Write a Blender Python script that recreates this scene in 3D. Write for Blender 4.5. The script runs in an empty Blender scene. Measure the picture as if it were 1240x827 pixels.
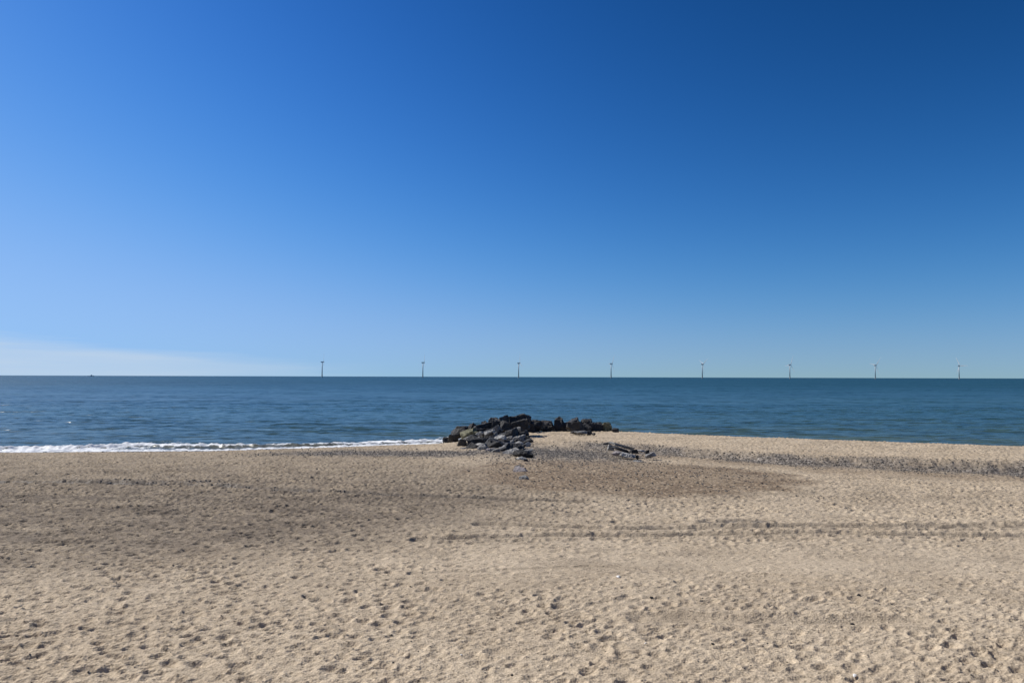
import bpy, bmesh, math, random
import numpy as np
from mathutils import Matrix, Vector, Euler

scene = bpy.context.scene
COL = scene.collection
R = math.radians

# ------------------------------------------------------------------ helpers
def tag(o, label=None, cat=None, group=None, kind=None):
    if label: o['label'] = label
    if cat: o['category'] = cat
    if group: o['group'] = group
    if kind: o['kind'] = kind
    return o

def link(name, me, mat=None, parent=None):
    o = bpy.data.objects.new(name, me)
    if mat is not None: me.materials.append(mat)
    COL.objects.link(o)
    if parent is not None: o.parent = parent
    return o

def empty(name, loc):
    o = bpy.data.objects.new(name, None)
    o.location = loc
    COL.objects.link(o)
    return o

def from_bm(name, bm, mat=None, parent=None, smooth=False):
    me = bpy.data.meshes.new(name)
    bm.normal_update()
    bm.to_mesh(me); bm.free()
    if smooth:
        me.polygons.foreach_set('use_smooth', [True] * len(me.polygons))
    return link(name, me, mat, parent)

def grid_mesh(name, P, smooth=True):
    """P: (rows, cols, 3) array -> quad mesh"""
    r, c, _ = P.shape
    me = bpy.data.meshes.new(name)
    n = r * c
    me.vertices.add(n)
    me.vertices.foreach_set('co', P.reshape(-1).astype(np.float32))
    idx = np.arange(n, dtype=np.int32).reshape(r, c)
    q = np.stack([idx[:-1, :-1], idx[:-1, 1:], idx[1:, 1:], idx[1:, :-1]], -1).reshape(-1, 4)
    nf = len(q)
    me.loops.add(nf * 4)
    me.polygons.add(nf)
    me.loops.foreach_set('vertex_index', q.reshape(-1))
    me.polygons.foreach_set('loop_start', np.arange(0, nf * 4, 4, dtype=np.int32))
    me.polygons.foreach_set('use_smooth', np.full(nf, smooth))
    me.update(calc_edges=True)
    return me

def add_attr(me, name, rgba):
    a = me.attributes.new(name, 'FLOAT_COLOR', 'POINT')
    a.data.foreach_set('color', rgba.reshape(-1).astype(np.float32))

# ------------------------------------------------------------------ numpy noise
def _hash(ix, iy, seed):
    h = (ix.astype(np.int64) * 374761393 + iy.astype(np.int64) * 668265263 + seed * 974634777) & 0xFFFFFFFF
    h = ((h ^ (h >> 13)) * 1274126177) & 0xFFFFFFFF
    h = ((h ^ (h >> 16)) * 2246822519) & 0xFFFFFFFF
    h = h ^ (h >> 15)
    return (h & 0xFFFFFF).astype(np.float32) / 16777216.0

def vnoise(x, y, seed):
    """gradient noise about -1..1"""
    ix = np.floor(x); iy = np.floor(y)
    fx = (x - ix).astype(np.float32); fy = (y - iy).astype(np.float32)
    u = fx * fx * fx * (fx * (fx * 6 - 15) + 10); v = fy * fy * fy * (fy * (fy * 6 - 15) + 10)
    def g(ox, oy):
        a = _hash(ix + ox, iy + oy, seed) * 6.2831853
        return np.cos(a) * (fx - ox) + np.sin(a) * (fy - oy)
    a = g(0, 0); b = g(1, 0); c = g(0, 1); d = g(1, 1)
    return 1.4 * ((a + (b - a) * u) + ((c + (d - c) * u) - (a + (b - a) * u)) * v)

def fbm(x, y, seed, o=3, gain=0.5):
    s = 0; a = 1.0; f = 1.0
    for k in range(o):
        s = s + a * vnoise(x * f, y * f, seed + 17 * k); a *= gain; f *= 2.03
    return s

def dimples(x, y, cell, seed, rmin, rmax, dmin, dmax, prob, ang0, angv, elong):
    """scattered trodden hollows with a soft rim"""
    gx = x / cell; gy = y / cell
    ix = np.floor(gx); iy = np.floor(gy)
    out = np.zeros_like(x, dtype=np.float32)
    for ox in (-1, 0, 1):
        for oy in (-1, 0, 1):
            cx = ix + ox; cy = iy + oy
            px = (cx + 0.1 + 0.8 * _hash(cx, cy, seed)) * cell
            py = (cy + 0.1 + 0.8 * _hash(cx, cy, seed + 1)) * cell
            rr = rmin + (rmax - rmin) * _hash(cx, cy, seed + 2)
            dd = rr * (dmin + (dmax - dmin) * _hash(cx, cy, seed + 3))      # depth goes with width
            on = (_hash(cx, cy, seed + 4) < prob)
            an = ang0 + angv * (_hash(cx, cy, seed + 5) - 0.5)
            el = 1 + (elong - 1) * _hash(cx, cy, seed + 6)
            dx = x - px; dy = y - py
            ca = np.cos(an); sa = np.sin(an)
            u = (dx * ca + dy * sa) / el; v = -dx * sa + dy * ca
            q = np.sqrt(u * u + v * v) / rr
            bowl = -0.10 * np.logaddexp(0, (1.12 - q) / 0.10)
            rim = 0.26 * np.exp(-((q - 1.28) / 0.30) ** 2)
            out += np.where(on, dd * (bowl + rim), 0).astype(np.float32)
    return out

def sstep(a, b, x):
    t = np.clip((x - a) / (b - a), 0, 1)
    return t * t * (3 - 2 * t)

# ------------------------------------------------------------------ camera
FPX = 900.0
CAM = Vector((0, 0, 8.5))
cam_d = bpy.data.cameras.new('camera')
cam = bpy.data.objects.new('camera', cam_d)
COL.objects.link(cam)
cam_d.sensor_width = 36.0
cam_d.lens = FPX / 1240 * 36
cam_d.clip_start = 0.1
cam_d.clip_end = 200000
PITCH = math.atan(42.8 / 900); ROLL = R(0.171)
CM = Matrix.Rotation(R(90) + PITCH, 4, 'X') @ Matrix.Rotation(ROLL, 4, 'Z')
cam.matrix_world = Matrix.Translation(CAM) @ CM
scene.camera = cam

def ray(px, py):
    d = CM.to_3x3() @ Vector(((px - 620) / FPX, -(py - 413.5) / FPX, -1))
    return d
def at_depth(px, py, Y):
    d = ray(px, py)
    return CAM + d * (Y / d.y)

# ------------------------------------------------------------------ beach relief
SX = [-400, -120, -57, -33, -22, -9, -5, -2, 1, 15, 28, 40, 60, 120, 400]
SY = [40, 72, 82.5, 85, 89, 94.5, 99, 108, 112, 113, 107, 101, 92.5, 76, 40]
def shore(X): return np.interp(X, SX, SY)

FURROWS = [  # world polylines of vehicle tracks and raked lines: points, half width, depth, tint
    ([(-36, 49.5), (-26, 49.0), (-18, 47.5)], 0.42, 0.30, 1.0),
    ([(-30, 50.6), (-20, 49.6)], 0.34, 0.22, 0.9),
    ([(-18, 47.3), (-10, 45), (0, 42.8), (4, 42)], 0.34, 0.20, 0.7),
    ([(-1.5, 35.4), (6, 34.7), (14, 35.2), (26, 35.6)], 0.36, 0.21, 0.5),
    ([(-4, 32.2), (2, 33.0), (7, 33.3), (13, 33.6), (26, 33.4)], 0.34, 0.20, 0.5),
    ([(-3.5, 26.8), (3, 27.9), (9, 26.6), (13, 25.0)], 0.16, 0.05, 0.0),
    ([(-4.0, 26.0), (2, 26.9), (8, 25.8), (12, 24.3)], 0.13, 0.035, 0.0),
    ([(3.8, 22.05), (7.0, 21.9)], 0.36, 0.15, 0.22),
    ([(7.3, 21.9), (11.6, 21.7)], 0.36, 0.15, 0.22),
    ([(-0.3, 19.25), (2.3, 19.2)], 0.24, 0.06, 0.0),
    ([(14, 24.5), (17.5, 23.9)], 0.25, 0.07, 0.1),
    ([(9.5, 36.3), (12, 36.2)], 0.40, 0.18, 0.8),
    ([(22, 35.9), (24.5, 35.9)], 0.38, 0.16, 0.6),
    ([(27.5, 43.5), (28.5, 41), (31, 39.5)], 0.25, 0.07, 0.25),
    ([(-14, 29.5), (-6, 31.5)], 0.2, 0.05, 0.1),
    ([(8.0, 46.5), (13, 45.2), (18.5, 45.0)], 0.5, 0.10, 0.35),
]
def segdist(X, Y, pts):
    best = np.full(X.shape, 1e9, dtype=np.float32)
    for (x0, y0), (x1, y1) in zip(pts[:-1], pts[1:]):
        dx, dy = x1 - x0, y1 - y0
        t = np.clip(((X - x0) * dx + (Y - y0) * dy) / (dx * dx + dy * dy), 0, 1)
        best = np.minimum(best, np.hypot(X - x0 - t * dx, Y - y0 - t * dy))
    return best

def berm(X):
    Yc = np.interp(X, [0, 14, 23, 35.6, 51, 110, 400], [99, 98.9, 91.7, 84.3, 76, 64, 30])
    Ye = np.interp(X, [0, 5, 15.6, 24, 31, 43, 100, 400], [86, 83, 77.5, 69, 66, 62.5, 52, 20])
    zc = np.interp(X, [0, 14, 23, 35, 51], [1.25, 1.3, 1.4, 1.5, 1.6])
    D = np.interp(X, [0, 5, 12, 20, 30, 43], [0.05, 0.22, 0.48, 0.55, 0.62, 0.90])
    return Yc, Ye, zc, D

def base_z(X, Y):
    S = shore(X); t = S - Y
    plain = 1.5 + 0.07 * vnoise(X / 9, Y / 6, 5) + 0.035 * vnoise(X / 3.1, Y / 2.3, 6)
    zl = np.interp(t, [-300, -60, -3, 0, 4, 10, 18, 42], [-6, -3, -.2, 0, .32, .8, 1.02, 1.5])
    zl = zl + (plain - 1.5) * sstep(6, 25, t)
    Yc, Ye, zc, D = berm(X)
    Ye = Ye + 0.9 * vnoise(X / 3.5, Y * 0 + 3.3, 21) + 0.4 * vnoise(X / 1.1, Y / 4, 22)
    tc = np.maximum(S - Yc, 4)
    fore = np.where(t > 0, zc * np.clip(t / tc, 0, 1) ** 1.25, np.interp(t, [-300, -60, -3, 0], [-6, -3, -.25, 0]))
    low = (zc - D) + (plain - (zc - D)) * sstep(0, 26, (Ye - 3) - Y)
    face = sstep(-2.6, 0.2, Y - Ye)
    zr = np.where(Y > Yc, fore, low + (zc - low) * face + 0.05 * sstep(0, 3, Y - Ye) * vnoise(X / 2.2, Y / 2.2, 23))
    w = sstep(-5, 3, X)
    z = zl * (1 - w) + zr * w
    dune = 6.9 - 0.5 * np.maximum(Y - 1, 0)
    z = np.maximum(z, np.where(Y < 14, dune, -99))
    return z

def masks(X, Y):
    """gravel, brown grit, dark sand with painted relief shade, wet"""
    S = shore(X); t = S - Y
    Yc, Ye, zc, D = berm(X)
    n1 = fbm(X / 2.6, Y / 2.6, 41); n2 = fbm(X / 7, Y / 5, 42); n3 = fbm(X / 0.9, Y / 1.6, 43)
    # gravel in the trough and on the berm's landward face, its shade painted in
    g1 = sstep(3, 10, X) * np.exp(-((Y - (Ye - 1.9) - 0.7 * n1) / np.interp(X, [5, 20, 45], [4.2, 2.3, 2.0])) ** 2) * (0.82 + 0.25 * n2 + 0.15 * n1)
    # gravel apron between groyne and stones
    g2 = np.exp(-(((X - 4.5) / 8.0) ** 2) ** 1.5) * np.exp(-((Y - 72 - 0.5 * n1) / 8.0) ** 2)
    # strip left of the groyne
    g3 = sstep(-30, -16, X) * sstep(1, -4, X) * np.exp(-((Y - np.interp(X, [-30, -16, -4], [72, 73, 70.5]) - 0.5 * n1) / 3.6) ** 2)
    g4 = 0.5 * sstep(-80, -40, X) * sstep(-14, -26, X) * np.exp(-((t - 6 - n1) / 2.0) ** 2)
    gravel = np.clip(np.maximum.reduce([g1, g2, g3, g4]) * (1.0 + 0.35 * n3), 0, 1)
    # brown coarse grit patch
    bx = (X - 9.0) / 12.5; by = (Y - 54.5) / 11.0
    edge = np.hypot(bx, by) + 0.11 * n1 + 0.07 * n3
    brown = sstep(1.10, 0.84, edge) * (0.80 + 0.25 * n2 + 0.1 * n3)
    brown = np.maximum(brown, (0.55 + 0.25 * n2) * np.exp(-((Y - Ye + 5) / 4.5) ** 2) * sstep(8, 16, X))
    # darker greyish sand plus painted shade of rough relief, left middle, ragged inwards
    n4 = fbm(X / 4.5, Y / 2.2, 44, 5, 0.6); n5 = fbm(X / 1.3, Y / 0.8, 45, 3)
    xb = np.interp(Y, [18, 25, 30, 36, 44, 60, 75], [-30, -15, -8, -1, 3, -3, -12])
    dk = sstep(7, -7, X - xb + 4.5 * n4) * np.interp(Y + 1.6 * n4, [20, 26, 32, 41, 48, 56, 66, 76], [0, 0.45, 0.95, 1.05, 0.85, 0.75, 0.65, 0.5])
    dk = dk * (0.82 + 0.28 * n4 + 0.22 * n5)
    dk = np.maximum(dk, 0.55 * np.exp(-(((Y - 43.5 - 0.05 * X) / 2.6) ** 2)) * sstep(-2, 6, X) * sstep(40, 22, X) * (0.55 + 0.5 * n4 + 0.25 * n5))
    dk = np.maximum(dk, 0.30 * sstep(0.0, 0.8, n4 + 0.3 * n5) * sstep(20, 30, Y))
    for pts, hw, dep, tint in FURROWS:
        if tint > 0:
            d = segdist(X, Y, pts)
            dk = np.maximum(dk, tint * 1.5 * np.exp(-(d / (hw * 1.3)) ** 2) * np.clip(0.55 + 0.9 * n3, 0, 1))  # rut darkening: caught bits plus wall shade painted into the colour
    for pts, hw, dep, tint in FURROWS:
        if tint >= 0.7:      # stones and weed caught in the deep ruts
            d = segdist(X, Y, pts)
            gravel = np.maximum(gravel, tint * np.exp(-(d / (1.5 * hw)) ** 4) * sstep(-0.25, 0.25, vnoise(X / 0.9, Y / 0.5, 47) + 0.4 * n1))
    wet = sstep(3.6, 1.0, t + 0.5 * n1) * sstep(4, -6, X)
    for pts, hw, dep, tint in FURROWS[:3]:            # damp weed line in the old ruts on the left
        d = segdist(X, Y, pts)
        wet = np.maximum(wet, 1.1 * tint * np.exp(-(d / (1.5 * hw)) ** 4) * sstep(-0.45, 0.2, vnoise(X / 1.1, Y / 0.6, 48) + 0.3 * n3))
    return np.clip(gravel, 0, 1), np.clip(brown, 0, 1), np.clip(dk, 0, 1), np.clip(wet, 0, 1)

def relief(X, Y, gravel, brown, wet):
    S = shore(X); t = S - Y
    Yc = berm(X)[0]
    dry = sstep(1.5, 6, t)
    smooth_track = sstep(-6, 2, X) * np.exp(-((Y - 28.6) / 2.6) ** 2)
    amp = np.interp(Y, [10, 20, 26, 33, 45, 90], [1.0, 1.0, 0.90, 0.95, 1.10, 1.2])
    amp = amp * np.clip(0.92 + 0.28 * fbm(X / 4.2, Y / 4.2, 61, 2), 0.5, 1.12) * (1 + 0.22 * sstep(0, -14, X))
    amp = amp * (1 - 0.62 * smooth_track) * (1 - 0.75 * np.maximum(gravel, brown))
    wx = X + 0.05 * vnoise(X / 0.5, Y / 0.5, 71); wy = Y + 0.05 * vnoise(X / 0.4, Y / 0.4, 72)
    pat = 0.7 + 0.4 * sstep(-0.5, 0.5, fbm(X / 3.3, Y / 2.6, 64, 2))          # trampled and smoother patches
    h = pat * dimples(wx, wy, 0.66, 101, 0.13, 0.21, 0.42, 0.66, 0.92, 0.25, 1.5, 1.5)
    h += pat * dimples(wx + 7.3, wy, 0.50, 131, 0.08, 0.15, 0.28, 0.48, 0.80, 0.35, 1.6, 1.8)
    h += 0.8 * dimples(wx, wy, 0.31, 151, 0.05, 0.10, 0.18, 0.36, 0.75, 0.4, 2.0, 1.9)
    h = np.where(h < 0, -0.11 * np.tanh(-h / 0.11), h)
    # wind combed streaks running from near left to far right
    ca, sa = math.cos(0.55), math.sin(0.55)
    u = X * ca + Y * sa; v = -X * sa + Y * ca
    st = 1 - np.abs(vnoise(u / 0.85, v / 0.27, 81)) * 2
    st2 = 1 - np.abs(vnoise(u / 0.40, v / 0.13, 82)) * 2
    h += 0.034 * st + 0.018 * st2
    h += 0.022 * vnoise(X / 0.6, Y / 0.5, 91) + 0.009 * vnoise(X / 0.24, Y / 0.2, 92) + 0.003 * vnoise(X / 0.1, Y / 0.1, 93)
    far = sstep(30, 50, Y)
    h += far * (0.030 * vnoise(X / 0.34, Y / 0.6, 95) + 0.045 * vnoise(X / 0.17, Y / 0.32, 94) + 0.05 * np.clip(vnoise(X / 0.9, Y / 1.3, 89), 0, 1) * vnoise(X / 0.25, Y / 0.45, 88))
    h = h * amp
    g = np.maximum(gravel, brown)
    h += g * (0.035 * vnoise(X / 0.22, Y / 0.34, 96) + 0.012 * vnoise(X / 0.6, Y / 0.9, 97))
    h = h * dry * np.where((X > 0) & (Y > Yc), 0.5, 1.0)
    for pts, hw, dep, tint in FURROWS:
        d = segdist(X, Y, pts)
        q = (d + 0.09 * vnoise(X / 0.7, Y / 0.5, 98)) / hw
        m = np.clip(0.8 + 0.6 * vnoise(X / 2.1, Y / 2.1, 99), 0.15, 1.15)
        h = h * (1 - 0.9 * m * np.exp(-(q / 1.2) ** 4))
        h += m * dep * (-np.exp(-np.abs(q) ** 2.2) + 0.4 * np.exp(-((q - 1.55) / 0.5) ** 2))
    return h

def full_z(X, Y):
    X = np.asarray(X, dtype=np.float64); Y = np.asarray(Y, dtype=np.float64)
    g, b, d, w = masks(X, Y)
    return base_z(X, Y) + relief(X, Y, g, b, w)

def ground_hit(px, py):
    d = ray(px, py)
    lo = 14.0; P = None
    Ys = np.arange(14, 140, 0.25)
    pts_x = d.x / d.y * Ys; pts_z = CAM.z + d.z / d.y * Ys
    gz = base_z(pts_x, Ys)
    if not (pts_z <= gz).any(): return Vector((0, 1e6, 0))       # looks over the beach
    k = np.argmax(pts_z <= gz)
    Y = Ys[k]
    return Vector((pts_x[k], Y, gz[k]))

# ------------------------------------------------------------------ materials
def new_mat(name):
    m = bpy.data.materials.new(name); m.use_nodes = True
    nt = m.node_tree; nt.nodes.clear()
    out = nt.nodes.new('ShaderNodeOutputMaterial')
    b = nt.nodes.new('ShaderNodeBsdfPrincipled')
    nt.links.new(b.outputs[0], out.inputs['Surface'])
    return m, nt, b
def node(nt, typ, **kw):
    n = nt.nodes.new(typ)
    for k, v in kw.items(): setattr(n, k, v)
    return n
def mathn(nt, op, a, b=None, clamp=False):
    n = node(nt, 'ShaderNodeMath', operation=op, use_clamp=clamp)
    for i, v in enumerate((a, b)):
        if v is None: continue
        if isinstance(v, (int, float)): n.inputs[i].default_value = v
        else: nt.links.new(v, n.inputs[i])
    return n.outputs[0]
def mixc(nt, fac, a, b, blend='MIX'):
    n = node(nt, 'ShaderNodeMix', data_type='RGBA', blend_type=blend)
    for s, v in ((n.inputs[0], fac), (n.inputs[6], a), (n.inputs[7], b)):
        if isinstance(v, (int, float)): s.default_value = v
        elif isinstance(v, tuple): s.default_value = (*v, 1) if len(v) == 3 else v
        else: nt.links.new(v, s)
    return n.outputs[2]
def noise(nt, vec, scale, detail=3, rough=0.55, out='Fac'):
    n = node(nt, 'ShaderNodeTexNoise')
    n.inputs['Scale'].default_value = scale; n.inputs['Detail'].default_value = detail
    n.inputs['Roughness'].default_value = rough
    if vec is not None: nt.links.new(vec, n.inputs['Vector'])
    return n.outputs[out]
def ramp(nt, fac, stops):
    n = node(nt, 'ShaderNodeValToRGB')
    el = n.color_ramp.elements
    while len(el) < len(stops): el.new(0.5)
    for e, (p, c) in zip(el, stops):
        e.position = p; e.color = (*c, 1) if isinstance(c, tuple) else (c, c, c, 1)
    nt.links.new(fac, n.inputs[0])
    return n.outputs[0]

def sand_material():
    m, nt, b = new_mat('beach_sand')
    pos = node(nt, 'ShaderNodeNewGeometry').outputs['Position']
    att = node(nt, 'ShaderNodeAttribute', attribute_name='masks')
    sep = node(nt, 'ShaderNodeSeparateColor'); nt.links.new(att.outputs['Color'], sep.inputs[0])
    g, br, dk = sep.outputs[0], sep.outputs[1], sep.outputs[2]
    wet = att.outputs['Alpha']
    big = noise(nt, pos, 0.35, 4)
    mid = noise(nt, pos, 2.5, 4, 0.6)
    fine = noise(nt, pos, 38, 3, 0.7)
    col = ramp(nt, big, [(0.30, (0.450, 0.360, 0.252)), (0.62, (0.548, 0.446, 0.318))])
    col = mixc(nt, ramp(nt, mid, [(0.38, 0.0), (0.7, 0.45)]), col, (0.385, 0.308, 0.220))
    # coarse grain: darker and paler grains
    vor = node(nt, 'ShaderNodeTexVoronoi'); vor.inputs['Scale'].default_value = 16; nt.links.new(pos, vor.inputs['Vector'])
    vs = node(nt, 'ShaderNodeSeparateColor'); nt.links.new(vor.outputs['Color'], vs.inputs[0])
    grit = ramp(nt, vs.outputs[0], [(0.0, 0.30), (0.13, 0.80), (0.5, 1.0), (0.90, 1.08), (1.0, 1.45)])
    col = mixc(nt, 0.75, col, grit, 'MULTIPLY')
    finem = ramp(nt, fine, [(0.3, 0.70), (0.7, 1.22)])
    col = mixc(nt, 0.8, col, finem, 'MULTIPLY')
    # dark greyish sand, also the colour of the painted relief shade
    dcol = mixc(nt, 1.0, (0.180, 0.145, 0.108), grit, 'MULTIPLY')
    dcol = mixc(nt, 0.8, dcol, finem, 'MULTIPLY')
    col = mixc(nt, dk, col, dcol)
    # brown grit
    v2 = node(nt, 'ShaderNodeTexVoronoi'); v2.inputs['Scale'].default_value = 7; nt.links.new(pos, v2.inputs['Vector'])
    s2 = node(nt, 'ShaderNodeSeparateColor'); nt.links.new(v2.outputs['Color'], s2.inputs[0])
    bcol = ramp(nt, s2.outputs[1], [(0.0, (0.085, 0.060, 0.040)), (0.35, (0.170, 0.122, 0.078)), (0.8, (0.235, 0.170, 0.110)), (1.0, (0.46, 0.36, 0.25))])
    col = mixc(nt, br, col, bcol)
    gcol = ramp(nt, s2.outputs[0], [(0.0, (0.030, 0.029, 0.029)), (0.4, (0.120, 0.108, 0.098)), (0.8, (0.225, 0.195, 0.165)), (1.0, (0.45, 0.40, 0.34))])
    col = mixc(nt, ramp(nt, g, [(0.10, 0.0), (0.90, 0.92)]), col, gcol)
    col = mixc(nt, mathn(nt, 'MULTIPLY', wet, 0.8), col, (0.095, 0.072, 0.052))
    nt.links.new(col, b.inputs['Base Color'])
    rg = mathn(nt, 'SUBTRACT', 0.95, mathn(nt, 'MULTIPLY', wet, 0.45))
    nt.links.new(rg, b.inputs['Roughness'])
    b.inputs['Specular IOR Level'].default_value = 0.18
    hb = mathn(nt, 'ADD', mathn(nt, 'MULTIPLY', noise(nt, pos, 9, 4, 0.6), 0.022), mathn(nt, 'MULTIPLY', fine, 0.006))
    hb = mathn(nt, 'ADD', hb, mathn(nt, 'MULTIPLY', vor.outputs['Distance'], 0.022))
    bp = node(nt, 'ShaderNodeBump'); bp.inputs['Strength'].default_value = 0.8; bp.inputs['Distance'].default_value = 1.0
    nt.links.new(hb, bp.inputs['Height']); nt.links.new(bp.outputs[0], b.inputs['Normal'])
    return m

def sea_material():
    m, nt, b = new_mat('sea_water')
    pos = node(nt, 'ShaderNodeNewGeometry').outputs['Position']
    def mapped(sx, sy, rz=0.0, off=0.0):
        mp = node(nt, 'ShaderNodeMapping')
        mp.inputs['Scale'].default_value = (sx, sy, 1); mp.inputs['Rotation'].default_value = (0, 0, rz)
        mp.inputs['Location'].default_value = (off, off * 0.7, 0)
        nt.links.new(pos, mp.inputs['Vector']); return mp.outputs[0]
    def slope(vec, scale, detail, amt):
        c = noise(nt, vec, scale, detail, 0.6, 'Color')
        s = node(nt, 'ShaderNodeVectorMath', operation='SUBTRACT'); nt.links.new(c, s.inputs[0]); s.inputs[1].default_value = (0.5, 0.5, 0.5)
        k = node(nt, 'ShaderNodeVectorMath', operation='MULTIPLY'); nt.links.new(s.outputs[0], k.inputs[0]); k.inputs[1].default_value = (amt * 0.75, amt, 0)
        return k.outputs[0]
    def vadd(a, c):
        s = node(nt, 'ShaderNodeVectorMath', operation='ADD')
        nt.links.new(a, s.inputs[0])
        if isinstance(c, tuple): s.inputs[1].default_value = c
        else: nt.links.new(c, s.inputs[1])
        return s.outputs[0]
    # wind gusts: patches with steeper or flatter ripples, long bands parallel to the horizon
    gust = ramp(nt, noise(nt, mapped(0.004, 0.02, 0.05, 3.0), 1.0, 4, 0.55), [(0.32, 0.55), (0.68, 1.25)])
    w1 = slope(mapped(0.22, 0.50, 0.10), 1.0, 4, 1.9)
    w2 = slope(mapped(0.55, 1.7, -0.12, 7), 1.0, 3, 1.0)
    w3 = vadd(slope(mapped(0.055, 0.15, 0.06, 11), 1.0, 4, 1.1), slope(mapped(0.006, 0.035, -0.03, 4), 1.0, 3, 0.5))
    s = vadd(vadd(w1, w2), w3)
    k = node(nt, 'ShaderNodeVectorMath', operation='SCALE'); nt.links.new(s, k.inputs[0]); nt.links.new(gust, k.inputs['Scale'])
    gn = node(nt, 'ShaderNodeNewGeometry').outputs['Normal']
    nn = node(nt, 'ShaderNodeVectorMath', operation='NORMALIZE'); nt.links.new(vadd(k.outputs[0], gn), nn.inputs[0])
    att = node(nt, 'ShaderNodeAttribute', attribute_name='masks')
    sep = node(nt, 'ShaderNodeSeparateColor'); nt.links.new(att.outputs['Color'], sep.inputs[0])
    foam0, shal, silt = sep.outputs[0], sep.outputs[1], sep.outputs[2]
    deep = mixc(nt, ramp(nt, noise(nt, mapped(0.0035, 0.012, 0, 5), 1.0, 3), [(0.35, 0.0), (0.65, 1.0)]), (0.008, 0.046, 0.062), (0.016, 0.066, 0.078))
    col = mixc(nt, shal, deep, (0.062, 0.104, 0.094))
    col = mixc(nt, silt, col, (0.135, 0.120, 0.078))
    fn = noise(nt, mapped(1.1, 1.7, 0.3), 1.0, 5, 0.72)
    fth = mathn(nt, 'SUBTRACT', mathn(nt, 'ADD', foam0, fn), 1.0)
    foam = ramp(nt, fth, [(0.0, 0.0), (0.09, 1.0)])
    col = mixc(nt, foam, col, (0.74, 0.76, 0.77))
    nt.links.new(col, b.inputs['Base Color'])
    nt.links.new(mathn(nt, 'ADD', mathn(nt, 'ADD', 0.27, mathn(nt, 'MULTIPLY', att.outputs['Alpha'], 0.10)), mathn(nt, 'MULTIPLY', foam, 0.4)), b.inputs['Roughness'])
    b.inputs['IOR'].default_value = 1.33
    nt.links.new(nn.outputs[0], b.inputs['Normal'])
    return m

def rock_material(name, c0, c1, rough=0.75, lichen=None):
    m, nt, b = new_mat(name)
    tc = node(nt, 'ShaderNodeTexCoord').outputs['Object']
    inf = node(nt, 'ShaderNodeObjectInfo').outputs['Random']
    off = node(nt, 'ShaderNodeVectorMath', operation='ADD'); nt.links.new(tc, off.inputs[0])
    cb = node(nt, 'ShaderNodeCombineXYZ'); nt.links.new(mathn(nt, 'MULTIPLY', inf, 40.0), cb.inputs[0]); nt.links.new(cb.outputs[0], off.inputs[1])
    v = off.outputs[0]
    col = ramp(nt, noise(nt, v, 1.7, 5, 0.65), [(0.32, c0), (0.68, c1)])
    spk = ramp(nt, noise(nt, v, 9, 4, 0.7), [(0.3, 0.62), (0.7, 1.25)])
    col = mixc(nt, 0.9, col, spk, 'MULTIPLY')
    if lichen:
        col = mixc(nt, ramp(nt, noise(nt, v, 2.3, 3), [(0.45, 0.0), (0.62, 0.75)]), col, lichen)
    nt.links.new(col, b.inputs['Base Color'])
    b.inputs['Roughness'].default_value = rough
    b.inputs['Specular IOR Level'].default_value = 0.35
    bp = node(nt, 'ShaderNodeBump'); bp.inputs['Strength'].default_value = 0.9; bp.inputs['Distance'].default_value = 0.22
    nt.links.new(noise(nt, v, 5, 6, 0.7), bp.inputs['Height']); nt.links.new(bp.outputs[0], b.inputs['Normal'])
    return m

def plain_material(name, c, rough=0.5):
    m, nt, b = new_mat(name)
    tc = node(nt, 'ShaderNodeTexCoord').outputs['Object']
    col = mixc(nt, noise(nt, tc, 0.4, 3), tuple(x * 0.88 for x in c), tuple(min(1, x * 1.1) for x in c))
    nt.links.new(col, b.inputs['Base Color']); b.inputs['Roughness'].default_value = rough
    return m

M_SAND = sand_material()
M_SEA = sea_material()
TONE = {
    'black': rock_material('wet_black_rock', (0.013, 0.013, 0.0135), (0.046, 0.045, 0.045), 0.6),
    'dark': rock_material('dark_basalt', (0.028, 0.027, 0.027), (0.078, 0.073, 0.068)),
    'grey': rock_material('grey_rock', (0.130, 0.128, 0.124), (0.310, 0.300, 0.285)),
    'pale': rock_material('pale_grey_rock', (0.23, 0.226, 0.215), (0.48, 0.465, 0.43)),
    'olive': rock_material('olive_rock', (0.14, 0.135, 0.075), (0.33, 0.31, 0.19), 0.75, (0.045, 0.045, 0.028)),
    'tan': rock_material('tan_rock', (0.050, 0.046, 0.041), (0.19, 0.174, 0.150)),
    'mauve': rock_material('mauve_rock', (0.27, 0.235, 0.232), (0.43, 0.385, 0.37)),
    'brown': rock_material('brown_rock', (0.034, 0.030, 0.026), (0.09, 0.080, 0.066)),
}
M_TOWER = plain_material('turbine_grey', (0.42, 0.43, 0.44), 0.5)
M_BLADE = plain_material('turbine_blade', (0.44, 0.45, 0.47), 0.4)
M_BASE = plain_material('turbine_foundation', (0.34, 0.34, 0.32), 0.7)
M_HULL = plain_material('ship_hull', (0.70, 0.73, 0.76), 0.5)
M_SHIPW = plain_material('ship_white', (0.70, 0.71, 0.72), 0.5)
M_SHELL = plain_material('shell_white', (0.82, 0.80, 0.75), 0.35)
M_PEBBLE = rock_material('pebble_black', (0.012, 0.011, 0.011), (0.04, 0.036, 0.034), 0.6)
M_GRAVEL = rock_material('gravel_mix', (0.07, 0.064, 0.058), (0.30, 0.27, 0.23), 0.8)

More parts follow.
